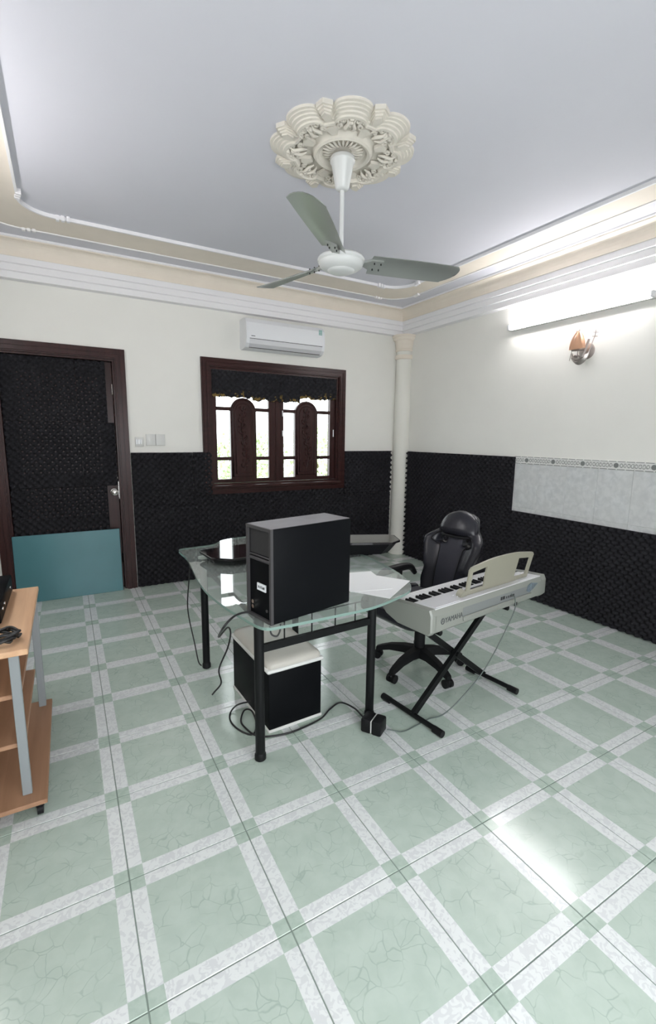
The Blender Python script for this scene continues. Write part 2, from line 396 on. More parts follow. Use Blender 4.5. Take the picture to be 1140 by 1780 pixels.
for q, r in ((RI, .20), (RO, .24)):
    for sx, X in ((1, q[0]), (-1, q[1])):
        for sy, Y in ((1, q[2]), (-1, q[3])):
            for k in range(3):
                o = link('notch_block', nb, ringo); o.location = (X+sx*(r+.015+k*.032), Y+sy*.006*k, H)
                o = link('notch_block', nb, ringo); o.location = (X+sx*.006*k, Y+sy*(r+.015+k*.032), H); o.rotation_euler = (0, 0, PI/2)

# ------------------------------------------------------------------ right wall tiling left open by the foam
for k in range(8):
    yc = 1.31-.262*k
    bt = MB().rbox(-.006, 0, -.1303, .1303, -.0335, .0335, .0012, 1).mesh('border_tile', M['border']) if k == 0 else bt
    o = link('border_tile', bt, wr); o.location = (XR, yc, 1.260)
    if k == 0: wt = MB().rbox(-.006, 0, -.1304, .1304, -.2, .2, .0012, 1).mesh('wall_tile', M['walltile'])
    for zc in (1.0255, .6245): o = link('wall_tile', wt, wr); o.location = (XR, yc, zc)

# ------------------------------------------------------------------ acoustic foam
def foam(name, label, O, U, V, Nrm, wid, hei, thick=.05, amp=.042, group=None, stained=False, ph=(0, 0), torn=0.0):
    P = .06; st = P/8; nu = max(4, round(wid/st)); nv = max(4, round(hei/st))
    O, U, V, Nrm = (np.array(a, float) for a in (O, U, V, Nrm))
    u = np.linspace(0, wid, nu+1); v = np.linspace(0, hei, nv+1); uu, vv = np.meshgrid(u, v)
    h = thick-amp+amp*(.5+.5*np.cos(2*PI*(uu+ph[0])/P)*np.cos(2*PI*(vv+ph[1])/P))
    vo = vv.copy()
    if torn > 0:
        j = np.convolve(np.random.rand(nu+9), np.ones(5)/5, 'same')[4:4+nu+1]-.5
        vo += (j*torn*2)[None, :]*np.clip(1-vv/.05, 0, 1)
    # local mesh coordinates: x = u, y = -height off the backing, z = v
    top = np.stack([uu, -h, vo], -1).reshape(-1, 3); n1 = nu+1
    idx = np.arange((nu+1)*(nv+1)).reshape(nv+1, nu+1)
    F = np.stack([idx[:-1, :-1], idx[:-1, 1:], idx[1:, 1:], idx[1:, :-1]], -1).reshape(-1, 4)
    per = np.concatenate([idx[0, :], idx[1:, -1], idx[-1, -2::-1], idx[-2:0:-1, 0]])
    bot = top[per].copy(); bot[:, 1] = 0; nb_ = len(per); base = len(top)
    side = [(int(per[k]), base+k, base+(k+1) % nb_, int(per[(k+1) % nb_])) for k in range(nb_)]
    me = bpy.data.meshes.new(name); me.from_pydata(np.concatenate([top, bot]).tolist(), [], F.tolist()+side+[tuple(range(base+nb_-1, base-1, -1))])
    me.materials.append(M['foam_st'] if stained else M['foam']); me.shade_smooth(); me.set_sharp_from_angle(angle=math.radians(60))
    o = link(name, me); R = Matrix((U, -Nrm, V)).transposed().to_4x4(); R.translation = Vector(O); o.matrix_world = R
    return tag(o, label, 'foam panel', group)
BU, BV, BN = (1,0,0), (0,0,1), (0,-1,0)
G1 = 'foam panels on the back wall'; G2 = 'foam panels on the right wall'; G3 = 'foam panels on the door'; G4 = 'foam strips across the window top'
def fb(label, x0, x1, z0, z1, **k): return foam('foam_panel', label, (x0, YB-.0008, z0), BU, BV, BN, x1-x0, z1-z0, group=G1, **k)
fb('black egg-crate foam panel under the light switches, beside the door frame', .432, .989, .785, 1.283)
fb('black egg-crate foam panel on the floor right beside the door frame', .432, .9898, .004, .7842, ph=(.02, .01))
foam('foam_panel', 'narrow black foam panel overlapping the lower side of the window frame', (.992, YB-.022, .864), BU, BV, BN, .177, .421, thick=.04, group=G1, ph=(.03, 0))
fb('black egg-crate foam panel below the window sill, nearer the door', .991, 1.83, .004, .861, ph=(.01, .02))
fb('black egg-crate foam panel below the window sill, behind the black loudspeaker', 1.833, 2.72, .004, .862, ph=(.0, .03))
fb('black egg-crate foam panel on the back wall between window and column, upper one', 2.735, 3.402, .785, 1.288, ph=(.02, .0))
fb('black egg-crate foam panel on the back wall at the column foot, lower one', 2.723, 3.400, .004, .783, ph=(.0, .01))
def fr(label, ya, yb, z0, z1, **k): return foam('foam_panel', label, (XR-.0068, ya, z0), (0,-1,0), (0,0,1), (-1,0,0), ya-yb, z1-z0, group=G2, thick=.042, **k)
fr('tall black egg-crate foam panel on the right wall beside the corner column', 2.971, 2.205, .004, 1.287)
fr('tall black egg-crate foam panel behind the gaming chair, next to the bare wall tiles', 2.203, 1.428, .004, 1.287, ph=(.01, .0))
fr('low black egg-crate foam panel under the wall tiles, behind the music keyboard', 1.426, .62, .004, .785, ph=(.02, .02))
fr('low black egg-crate foam panel under the wall tiles, farthest from the column', .618, -.45, .004, .785, ph=(.0, .02))

# ------------------------------------------------------------------ corner column
c = thing('corner_column', 'cream plaster column with ringed capital standing in the room corner', 'column', (3.515, 3.085, 0))
prof = [(.112, 0), (.112, .10), (.106, .115), (.102, .13), (.100, 1.2), (.095, 2.43), (.095, 2.46)]
MB().lathe(prof, n=40).build('shaft', M['col'], c, 40)
MB().lathe([(.094, 2.365), (.106, 2.370), (.112, 2.385), (.112, 2.40), (.106, 2.415), (.094, 2.418)], n=40).build('ring', M['cream'], c, 40)
MB().lathe([(.094, 2.455), (.106, 2.46), (.108, 2.475), (.102, 2.485), (.108, 2.50), (.114, 2.55), (.120, 2.575), (.138, 2.585), (.145, 2.60), (.145, 2.612), (.152, 2.617), (.152, 2.638)], n=40).build('capital', M['cream'], c, 40)

# ------------------------------------------------------------------ door
d1 = struct(link('door_1', None))
def casing(x0, x1, z0, z1, wd, y, closed_bottom=False):   # moulded frame around an opening
    m = MB()
    lay = [(0, wd, .026), (wd*.12, wd*.42, .036), (wd*.55, wd*.80, .031)]
    for a, b, t in lay:
        m.box(x0-b, x0-a, y-t, y+.01, z0, z1+b); m.box(x1+a, x1+b, y-t, y+.01, z0, z1+b); m.box(x0-a, x1+a, y-t, y+.01, z1+a, z1+b)
        if closed_bottom: m.box(x0-b, x1+b, y-t, y+.01, z0-b, z0-a)
    return m
casing(DX0+.001, DX1-.001, 0, DZ-.001, .088, YB).build('door_frame', M['wood_v'], d1)
m = MB(); m.box(DX0, DX0+.018, YB-.006, YB+.2, 0, DZ); m.box(DX1-.018, DX1, YB-.006, YB+.2, 0, DZ); m.box(DX0+.018, DX1-.018, YB-.006, YB+.2, DZ-.018, DZ)
m.build('jamb', M['wood_v'], d1)
LY = YB+.045
MB().box(DX0, DX1, LY+.045, LY+.075, 0, DZ).build('light_block_board', M['wood_v'], d1)  # unseen board behind the leaf, added to block light leaking past it
leaf = MB().rbox(DX0+.02, DX1-.02, LY, LY+.04, .008, DZ-.02, .003, 1).build('door_leaf', M['wood_v'], d1)
m = MB()
for a, b in ((.10, .62), (.70, .98), (1.10, 1.95)):
    m.rbox(-.41, .215, LY-.008, LY+.002, a, b, .004, 1)
m.build('raised_panel', M['wood_v'], leaf)
k = MB(); k.M = Matrix.Translation((.278, LY, .925)) @ Matrix.Rotation(PI/2, 4, 'X')
k.lathe([(.030, 0), (.030, .006), (.012, .010), (.012, .045), (.024, .052), (.030, .066), (.027, .080), (.012, .086)], n=24)
k.build('door_knob', M['metal_chrome'], leaf, 40)
m = MB()
for z in (.25, 1.02, 1.80): m.cyl((DX1-.024, LY-.006, z), (DX1-.024, LY-.006, z+.09), .006, n=10)
m.build('hinge', M['metal_chrome'], d1)
m = MB(); m.box(DX1-.022, DX1-.012, LY-.004, LY+.001, .86, 1.02); m.build('strike_plate', M['metal_chrome'], d1)
def fd(label, x0, x1, z0, z1, **k): return foam('foam_panel', label, (x0, LY-.001, z0), BU, BV, BN, x1-x0, z1-z0, group=G3, **k)
fd('black foam panel at the top of the door, away from its knob', -.512, .028, 1.552, 2.078, thick=.044)
fd('black foam panel at the top of the door on the knob side', .030, .262, 1.552, 2.078, thick=.044, ph=(.02, .01))
fd('black foam panel midway up the door, away from its knob', -.512, .038, .985, 1.550, thick=.044, ph=(.01, .02))
fd('black foam panel midway up the door, just above its knob', .040, .312, .985, 1.550, thick=.044, ph=(.03, .02))
fd('black foam panel low on the door, partly hidden by the teal board', -.512, .222, .42, .983, thick=.044, ph=(.0, .02))
tb = thing('teal_board', 'glossy teal board standing on the floor against the door', 'board', (-.118, 3.118, 0))
b_ = MB().rbox(-.414, .414, -.006, .006, 0, .588, .002, 1).build('board_sheet', M['teal'], tb); b_.rotation_euler = (math.radians(-2.0), 0, 0)

# ------------------------------------------------------------------ window
w1 = struct(link('window_1', None))
casing(WX0+.001, WX1-.001, WZ0+.001, WZ1-.001, .085, YB, True).build('window_frame', M['wood_h'], w1)
m = MB(); m.box(WX0, WX0+.02, YB-.004, YB+.2, WZ0, WZ1); m.box(WX1-.02, WX1, YB-.004, YB+.2, WZ0, WZ1); m.box(WX0+.02, WX1-.02, YB-.004, YB+.2, WZ1-.02, WZ1); m.box(WX0+.02, WX1-.02, YB-.004, YB+.2, WZ0, WZ0+.02)
m.build('jamb', M['wood_h'], w1)
MB().rbox(WX0-.02, WX1+.02, YB-.058, YB+.02, WZ0-.022, WZ0+.004, .006, 2).build('window_sill', M['wood_h'], w1)
SY0, SY1 = YB+.03, YB+.07
def arch(cx, hw, z0, zs, n=14): return [(cx-hw, z0), (cx+hw, z0)]+[(cx+hw*math.cos(PI*k/n), zs+hw*math.sin(PI*k/n)) for k in range(n+1)]
def xz_prism(poly, ya, yb):
    m = MB(); n = len(poly)
    return m.add([(x, ya, z) for x, z in poly]+[(x, yb, z) for x, z in poly], [tuple(range(n)), tuple(range(2*n-1, n-1, -1))]+[(i, n+i, n+(i+1) % n, (i+1) % n) for i in range(n)])
def shutter(x0, x1, g):
    la, lb = g[0], g[1]; ra, rb = g[2], g[3]      # pane columns
    s = link('shutter', None, w1)
    f = MB(); zb, zt = WZ0+.022, WZ1-.022
    f.rbox(x0, la, SY0, SY1, zb, zt, .004, 1); f.rbox(rb, x1, SY0, SY1, zb, zt, .004, 1)
    f.rbox(la-.004, rb+.004, SY0+.002, SY1-.002, zb, 1.005, .004, 1); f.rbox(la-.004, rb+.004, SY0+.002, SY1-.002, 1.90, zt, .004, 1)
    for z in (1.198, 1.700):
        f.rbox(la-.003, lb+.02, SY0+.004, SY1-.004, z, z+.036, .003, 1); f.rbox(ra-.02, rb+.003, SY0+.004, SY1-.004, z, z+.036, .003, 1)
    f.build('shutter_frame', M['wood_v'], s)
    cx = (lb+ra)/2; hw = (ra-lb)/2
    xz_prism(arch(cx, hw, 1.0, 1.832-hw), SY0-.004, SY1).build('arched_panel', M['wood_v'], s)
    p = MB(); A = [(x, SY0-.006, z) for x, z in arch(cx, hw-.022, 1.03, 1.832-hw)]
    p.tube(A, .008, 6, closed=True); A = [(x, SY0-.006, z) for x, z in arch(cx, hw-.055, 1.06, 1.832-hw)]; p.tube(A, .005, 6, closed=True)
    p.build('moulding', M['wood_v'], s, 50)
    q = MB(); yy = SY0-.009                       # carved vine: stem, leaves, buds
    stem = [(cx+.022*math.sin(t*2.2*PI), yy, 1.09+.66*t) for t in np.linspace(0, 1, 25)]; q.tube(stem, .0075, 6)
    for i in range(11):
        t = .04+i*.088; sx = 1 if i % 2 else -1; bx = cx+.022*math.sin(t*2.2*PI); bz = 1.09+.66*t
        q.tube([(bx, yy, bz), (bx+sx*.018, yy-.002, bz+.012), (bx+sx*.034, yy-.001, bz+.034), (bx+sx*.026, yy, bz+.052)], [.004, .012, .010, .003], 6, 4)
        q.ball((bx-sx*.022, yy, bz+.02), .012, .009, .014, 8)
    q.build('carving', M['wood_v'], s, 60)
    for a, b in ((la, lb), (ra, rb)):
        for z0, z1 in ((1.005, 1.198), (1.234, 1.700), (1.736, 1.90)):
            MB().box(a-.006 if a == la else a-.04, b+.04 if a == la else b+.006, SY0+.018, SY0+.022, z0-.004, z1+.004).build('pane', M['pane'], s)
    return s
shutter(1.202, 1.890, (1.252, 1.392, 1.668, 1.812))
shutter(1.935, 2.623, (1.985, 2.118, 2.396, 2.560))
MB().rbox(1.886, 1.939, SY0-.012, SY1+.01, WZ0+.022, WZ1-.022, .004, 1).build('mullion', M['wood_v'], w1)
m = MB()
for z in (1.45, 1.66): m.cyl((1.968, SY0-.008, z), (1.968, SY0-.008, z+.06), .006, n=8)
m.cyl((2.60, SY0-.008, 1.45), (2.60, SY0-.008, 1.53), .006, n=8)
m.build('latch', M['white_pl'], w1)
def fw(label, x0, x1, z0, z1, **k): return foam('foam_panel', label, (x0, SY0-.006, z0), BU, BV, BN, x1-x0, z1-z0, group=G4, thick=.036, amp=.028, stained=True, torn=.03, **k)
fw('black foam strip across the window top, end nearer the door', 1.203, 1.628, 1.832, 2.088)
fw('black foam strip with yellowed torn edge across the middle of the window top', 1.630, 2.165, 1.812, 2.088, ph=(.02, .01))
fw('black foam strip across the window top, end nearer the column', 2.167, 2.622, 1.858, 2.088, ph=(.01, .0))

# ------------------------------------------------------------------ outside the window
tr = MB().box(-4, 9, YB+.3, 16, -.3, -.12).build('terrace', M['terrace']); struct(tr)
def shrub(name, label, x, y, h, r, n):
    t = thing(name, label, 'shrub', (x, y, -.12), 0, 'shrubs outside the window')
    s = MB()
    for k in range(5):
        a = k*2*PI/5; s.tube([(0, 0, 0), (.15*r*math.cos(a), .15*r*math.sin(a), h*.4), (.5*r*math.cos(a), .5*r*math.sin(a), h*.85)], [.03, .02, .008], 6, 3)
    s.build('stem', M['bark'], t)
    f = MB()
    for k in range(n):
        a = random.uniform(0, 2*PI); q = random.random()**.5; z = h*(.25+.75*random.random()); rr = r*q*math.sin(PI*min(.98, z/h*.8+.1))**.6
        p = Vector((rr*math.cos(a), rr*math.sin(a), z)); d = Vector((random.gauss(0, 1), random.gauss(0, 1), random.gauss(0, 1))).normalized(); e = d.orthogonal().normalized()*.035; L_ = .09
        f.add([tuple(p-e*.2), tuple(p+d*L_*.5-e), tuple(p+d*L_), tuple(p+d*L_*.5+e)], [(0, 1, 2, 3)])
    o = f.build('foliage', M['leaf'], t); o['kind'] = 'stuff'
    return t
shrub('garden_shrub', 'pale green shrub beyond the window shutter nearer the door', 2.7, 6.5, 1.62, .75, 2600)
shrub('garden_shrub', 'pale green shrub beyond the middle of the window', 4.5, 7.0, 1.75, .9, 2600)
shrub('garden_shrub', 'pale green shrub beyond the window shutter nearer the column', 6.3, 7.2, 1.6, .8, 2200)

# ------------------------------------------------------------------ air conditioner
ac = thing('air_conditioner', 'white split air conditioner mounted above the window', 'air conditioner', (1.925, YB, 2.29))
AW = .428
prof = [(0, .02), (0, .285), (-.13, .285), (-.165, .275), (-.195, .235), (-.205, .15), (-.205, .09), (-.19, .045), (-.15, .012), (-.09, .0), (-.03, .0)]
m = MB(); m.ring([[(x, y, z) for y, z in prof] for x in (-AW, -AW+.006, AW-.006, AW)]); m.build('housing', M['white_pl'], ac, 25)
m = MB(); pf = [(-.2075, .092), (-.2075, .15), (-.1975, .237), (-.168, .277), (-.16, .27), (-.2, .15), (-.2, .09)]
m.ring([[(x, y, z) for y, z in pf] for x in (-AW+.012, AW-.012)]); m.build('front_panel', M['white_pl'], ac, 25)
m = MB(); pf = [(-.2085, .084), (-.196, .042), (-.158, .012), (-.154, .018), (-.19, .047), (-.202, .084)]
m.ring([[(x, y, z) for y, z in pf] for x in (-AW+.035, AW-.035)]); fl_ = m.build('louvre', M['kb_top'], ac, 25)
m = MB(); m.box(-AW+.03, AW-.03, -.2062, -.19, .085, .0895); m.box(-AW+.04, AW-.04, -.163, -.15, .009, .0125); m.build('air_slot', M['dark_slot'], ac)
MB().box(-AW+.045, -AW+.085, -.2085, -.206, .108, .114).build('maker_mark', M['ink'], ac)
st = MB(); st.box(.352, .400, -.2022, -.1985, .196, .252); st.M = Matrix(); e_ = st.build('energy_sticker', M['ink_label'], ac); e_.rotation_euler = (0, 0, 0)
m = MB(); [m.box(.356, .396, -.2028, -.2021, .200+.013*k, .209+.013*k) for k in range(4)]; m.build('sticker_print', M['green_label'], e_)

# ------------------------------------------------------------------ switches
def plate(name, label, x, z, wd, hg, kind):
    t = thing(name, label, 'switch', (x, YB, z), 0, 'switch plates above the foam')
    MB().rbox(-wd/2, wd/2, -.014, .001, -hg/2, hg/2, .003, 2).build('plate', M['white_pl2'], t, 30)
    if kind:
        for k in range(3): MB().rbox(-.026+.018*k-.006, -.026+.018*k+.009, -.022, -.012, -.022, .022, .003, 1).build('rocker', M['white_pl'], t, 30)
    else: MB().cyl((0, -.0165, -.006), (0, -.012, -.006), .006, n=12).build('button', M['silver_trim'], t)
plate('light_switch', 'small white three-rocker light switch next to the door frame', .512, 1.383, .072, .085, 1)
plate('wall_plate', 'white square wall plate between the rocker switch and the other plate', .612, 1.402, .083, .105, 0)
plate('wall_plate', 'white square wall plate on the window side of its twin', .698, 1.402, .083, .105, 0)

# ------------------------------------------------------------------ fluorescent tube
for lab, loc, rz in (('long white fluorescent tube light on the wall above the ship lamp', (XR, .975, 2.445), 0), ('added unseen fluorescent tube light on the wall above the wooden trolley', (XL, 1.25, 2.445), PI)):  # second tube, on the unseen left wall, is added to brighten that side
  tl = thing('tube_light', lab, 'lamp', loc, rz, 'wall tube lights')
  MB().rbox(-.030, 0, -.605, .605, -.022, .022, .005, 2).build('batten', M['white_pl'], tl, 30)
  MB().cyl((-.052, -.585, .002), (-.052, .585, .002), .014, n=20).build('tube', M['tube'], tl, 40)
  MB().rbox(-.044, 0, -.605, .605, -.026, -.021, .001, 1).build('ledge', M['silver_trim'], tl)
  for s in (-1, 1): MB().rbox(-.070, -.026, s*.594-.010, s*.594+.010, -.022, .022, .004, 2).build('lamp_holder', M['white_pl'], tl, 30)

# ------------------------------------------------------------------ ship wall lamp
sl = thing('ship_wall_lamp', 'small pewter sailing-ship wall lamp with amber glass sail', 'lamp', (XR, .845, 2.14))
m = MB(); m.M = Matrix.Rotation(-PI/2, 4, 'Y'); m.lathe([(.062, 0), (.060, .010), (.040, .020), (.015, .024)], n=24); m.build('backplate', M['pewter'], sl, 40)
m = MB()   # hull
rings = []
for t in np.linspace(-1, 1, 13):
    wv = .028*(1-abs(t)**2.2)+.002; top = -.058+.034*t*t+ (.014 if t > .5 else 0); bot = -.112+.058*t*t
    rings.append([(-.088+wv*a, .072*t, top if k in (0, 4) else (bot if k == 2 else (top+bot)/2-.006)) for k, a in enumerate((-1, -.8, 0, .8, 1))])
m.ring(rings); m.build('hull', M['pewter'], sl, 50)
m = MB(); m.tube([(-.088, .02, -.06), (-.088, .022, .155)], .005, 8); m.tube([(-.088, -.02, -.06), (-.075, -.052, .075)], .010, 10)
m.tube([(-.088, -.065, -.03), (-.088, -.105, .09)], .004, 8); m.tube([(-.088, -.125, .082), (-.088, -.085, .088)], .004, 6); m.tube([(-.088, -.13, .11), (-.088, -.09, .118)], .003, 6); m.tube([(-.088, -.105, .085), (-.088, -.109, .13)], .003, 6)
m.tube([(-.088, .072, .008), (-.088, -.035, -.002)], .008, 8); m.tube([(-.088, .06, -.035), (-.088, .0, -.045)], .006, 8); m.tube([(-.07, 0, -.06), (-.01, 0, -.02)], .008, 8)
m.tube([(-.088, .072, .0), (-.088, .085, -.07)], .003, 6)
m.tube([(-.118, -.045, -.058), (-.121, .0, -.072), (-.118, .045, -.058)], .004, 6, 3); m.tube([(-.112, -.02, -.085), (-.114, .01, -.092), (-.110, .03, -.082)], .005, 6, 3); m.tube([(-.088, -.02, .10), (-.088, .055, .155)], .002, 6)
m.build('mast', M['pewter'], sl, 50)
sm = MB(); rings = []
for i in range(9):
    t = i/8; z = .010+.135*t; w_ = .056*(1-t**2.4)+.010; bul = .030*math.sin(PI*min(1, t*.8+.15))
    rings.append([(-.098-bul*math.cos(a)-(.004*math.cos(8*a)), .022+w_*math.sin(a), z) for a in np.linspace(-PI/2, PI/2, 17)]+[(-.090, .022-w_*.9*math.sin(a), z) for a in np.linspace(-PI/2, PI/2, 5)])
MB().ball((-.085, .048, .055), .026, .030, .045, 14).build('lamp_glass', M['paper'], sl, 60)
sm.ring(rings); sm.build('sail_shade', M['shade'], sl, 50)

# ------------------------------------------------------------------ ceiling medallion
FX, FY = 1.265, .825
md = thing('ceiling_medallion', 'ornate cream plaster rosette on the ceiling around the fan mount', 'medallion', (FX, FY, H))
def R_of(a):
    p = ((a/(PI/4)) % 1.0)-.5      # one lobe per 45 degrees, centred
    x = abs(p)/.36
    lobe = .318+.055*math.sqrt(max(0, 1-x*x)) if x < 1 else .318
    return lobe
def h_of(s):
    pts = [(0, .012), (.30, .012), (.34, .020), (.36, .036), (.40, .042), (.43, .036), (.45, .020), (.48, .012), (.72, .012), (.755, .034), (.78, .042), (.82, .041), (.825, .034), (.865, .032), (.87, .026), (.91, .024), (.915, .019), (.955, .017), (.96, .013), (.995, .011), (1.0, -.002)]
    return float(np.interp(s, [p[0] for p in pts], [p[1] for p in pts]))
NA = 192; SS = [.05, .2, .30, .34, .36, .38, .40, .43, .45, .48, .60, .72, .755, .78, .819, .826, .864, .871, .909, .916, .954, .961, .994, 1.0]
m = MB(); rings = []
for s in SS:
    rg = []
    for k in range(NA):
        a = 2*PI*k/NA; R0 = .318; b = np.clip((s-.45)/.3, 0, 1); r = s*(R_of(a)*b+.345*(1-b))
        rg.append((r*math.cos(a), r*math.sin(a), -h_of(s)))
    rings.append(rg)
m.ring(rings, cap0=True, cap1=True); m.build('rosette_plate', M['medal'], md, 35)
blk = MB()
for k, (z, w_) in enumerate(((.020, .040), (.028, .034), (.036, .028), (.044, .022))):
    blk.prism([(.225+.02*k, -w_*.55), (.345-.008*k, -w_), (.372-.010*k, 0), (.345-.008*k, w_), (.225+.02*k, w_*.55)], -z, -z+.022 if k else .002)
bme = blk.mesh('rim_block', M['medal'])
orn = MB()                                   # scroll work inside one lobe
def curl(cx, cy, r, a0, turns, sgn, th):
    pts = [(cx+r*(1-.75*t)*math.cos(a0+sgn*turns*2*PI*t), cy+r*(1-.75*t)*math.sin(a0+sgn*turns*2*PI*t), -.030) for t in np.linspace(0, 1, 18)]
    orn.tube(pts, [th, th*1.2, th*.7], 6)
for sg in (1, -1):
    curl(.262, sg*.034, .020, -PI/2*sg, 1.2, sg, .0062); curl(.222, sg*.045, .016, PI, 1.1, -sg, .0055)
    orn.tube([(.185, sg*.012, -.026), (.215, sg*.022, -.034), (.25, sg*.012, -.036), (.275, sg*.022, -.030)], [.004, .010, .008, .003], 6, 4)
    for q in range(3): orn.ball((.252+.012*q, sg*(.060-.011*q), -.030), .008, .008, .010, 8)
orn.ball((.255, 0, -.030), .016, .012, .016, 10); orn.ball((.282, 0, -.034), .010, .012, .012, 10); orn.ball((.228, 0, -.028), .012, .009, .012, 10)
ome = orn.mesh('scroll_ornament', M['medal'], 60)
pl = MB(); pl.prism([(.165, -.014), (.215, -.030), (.228, 0), (.215, .030), (.165, .014)], -.034, -.018); plm = pl.mesh('shield_plate', M['medal'])
flt = MB()
for k in range(24):
    a = 2*PI*k/24; flt.tube([(.045*math.cos(a), .045*math.sin(a), -.016), (.075*math.cos(a), .075*math.sin(a), -.020), (.105*math.cos(a), .105*math.sin(a), -.016)], [.004, .008, .004], 6, 3)
flt.build('fluted_centre', M['medal'], md, 60)
for k in range(8):
    a = k*PI/4
    o = link('rim_block', bme, md); o.rotation_euler = (0, 0, a)
    o = link('shield_plate', plm, md); o.rotation_euler = (0, 0, a)
    o = link('scroll_ornament', ome, md); o.rotation_euler = (0, 0, a+PI/8)

# ------------------------------------------------------------------ ceiling fan
fz = 2.358
fan = thing('ceiling_fan', 'three-blade white and grey ceiling fan hanging from the rosette', 'fan', (FX, FY, fz))
MB().lathe([(.061, H-.046-fz), (.065, H-.052-fz), (.065, H-.066-fz), (.058, H-.073-fz), (.036, H-.188-fz), (.028, H-.196-fz), (.016, H-.201-fz)], n=32).build('canopy', M['fan_white'], fan, 40)
MB().cyl((0, 0, .03), (0, 0, H-.02-fz), .0115, n=16).build('rod', M['fan_white'], fan, 40)
MB().lathe([(.02, .070), (.05, .048), (.100, .042), (.118, .034), (.126, .024), (.126, .014), (.119, .008), (.119, .002), (.114, -.010), (.098, -.022), (.072, -.030), (.070, -.033), (.056, -.041), (.025, -.046), (.002, -.047)], n=48).build('motor_housing', M['fan_white'], fan, 35)
bl = MB(); rows = []
NS = 22
for i in range(NS+1):
    t = i/NS; x = .165+.535*t; wd = .066+.014*math.sin(PI*min(1, t*1.2)*.5); 
    tip = max(0.0, (t-.86)/.14); w0 = -wd*(1-.0*tip); w1 = wd
    tw = -math.radians(21-9*t); row = []
    for k in range(9):
        u = -1+2*k/8
        xx = x-.040*tip*(max(0, u)**1.6)-.036*tip*abs(u)**2.6
        yy = u*wd; zz = .010*(1-u*u)-.003
        row.append((xx, yy*math.cos(tw)-zz*math.sin(tw), yy*math.sin(tw)+zz*math.cos(tw)+.020))
    rows.append(row)
th = .003
rings = [[p for p in r]+[(p[0], p[1], p[2]-th) for p in reversed(r)] for r in rows]
bl.ring(rings); blm = bl.mesh('blade', M['fan_blade'], 40)
br = MB(); br.M = Matrix.Translation((0, 0, .020)); br.ring([[(x, -w_*math.cos(a), -w_*math.sin(a)+.004), (x, w_*math.cos(a), w_*math.sin(a)+.004), (x, w_*math.cos(a), w_*math.sin(a)-.008), (x, -w_*math.cos(a), -w_*math.sin(a)-.008)] for x, w_, a in ((.085, .020, 0), (.13, .020, -.2), (.17, .034, -.44), (.235, .034, -.42))])
brm = br.mesh('bracket', M['fan_blade'], 40)
bolts = []
for x in (.185, .222):
    for w_ in (-.02, .02): bo = MB(); bolts.append(bo); bo.cyl((x, w_*.92, .020-w_*.42-.016), (x, w_*.92, .020-w_*.42+.014), .0035, n=8)
boms = [b.mesh('bolt', M['dark_slot']) for b in bolts]
for a in (-13.5, 106.5, 226.5):
    b_ = link('blade', blm, fan); b_.rotation_euler = (0, 0, math.radians(a))
    link('bracket', brm, b_); [link('bolt', q, b_) for q in boms]

# ------------------------------------------------------------------ glass desk
DZT = .735
out = [(.492, 1.470), (.488, 1.25), (.470, 1.04), (.445, .82), (.436, .60), (.452, .40), (.478, .25), (.516, .105), (.60, .083), (.80, .080), (1.0, .085), (1.17, .130), (1.30, .190), (1.375, .30), (1.43, .48), (1.46, .75), (1.46, 1.05), (1.40, 1.35), (1.28, 1.58), (1.10, 1.655), (.93, 1.650), (.81, 1.615), (.725, 1.520), (.60, 1.500)]
dk = thing('glass_desk', 'clear glass desk with curved top on black tubular legs', 'desk', (0, 0, 0))
poly = cat2(out, 5, True)
MB().prism(poly, DZT-.012, DZT, 0, 1).build('glass_top', [M['desk_glass'], M['desk_edge']], dk)
LEG = [(.588, .336), (.596, 1.285), (1.207, .368), (1.215, 1.285)]
for x, y in LEG:
    l = MB().lathe([(.022, .03), (.022, DZT-.02)], (x, y, 0), 20).build('leg', M['black_metal'], dk, 40)
    MB().lathe([(.022, 0), (.026, .004), (.026, .026), (.022, .036)], (x, y, 0), 20).build('foot_cap', M['black_pl'], l, 40)
    MB().lathe([(.030, DZT-.024), (.030, DZT-.0125)], (x, y, 0), 20).build('glass_pad', M['silver_trim'], l, 40)
def bar(p, q, z, r, nm):
    m = MB(); d = (Vector(q)-Vector(p)).normalized(); n = Vector((-d.y, d.x)); r2 = r*.55
    a = Vector(p); b = Vector(q)
    m.add([(*(a+n*r2), z-r), (*(a-n*r2), z-r), (*(a-n*r2), z+r), (*(a+n*r2), z+r), (*(b+n*r2), z-r), (*(b-n*r2), z-r), (*(b-n*r2), z+r), (*(b+n*r2), z+r)],
          [(0,1,2,3), (7,6,5,4), (0,4,5,1), (1,5,6,2), (2,6,7,3), (3,7,4,0)]); return m.build(nm, M['black_metal'], dk)
bar(LEG[0], LEG[2], .532, .017, 'crossbar'); bar(LEG[0], LEG[1], .66, .012, 'side_rail'); bar(LEG[2], LEG[3], .66, .012, 'side_rail'); bar(LEG[1], LEG[3], .66, .012, 'back_rail')
m = MB(); P0, P1 = Vector(LEG[0]), Vector(LEG[2])
for t in (.20, .43, .64, .83):
    q = P0.lerp(P1, t); m.cyl((q.x, q.y, .545), (q.x, q.y, .645), .0035, n=8)
a, b = P0.lerp(P1, .12), P0.lerp(P1, .92); m.cyl((a.x, a.y, .645), (b.x, b.y, .645), .0035, n=8)
m.build('wire_rack', M['black_metal'], dk, 50)

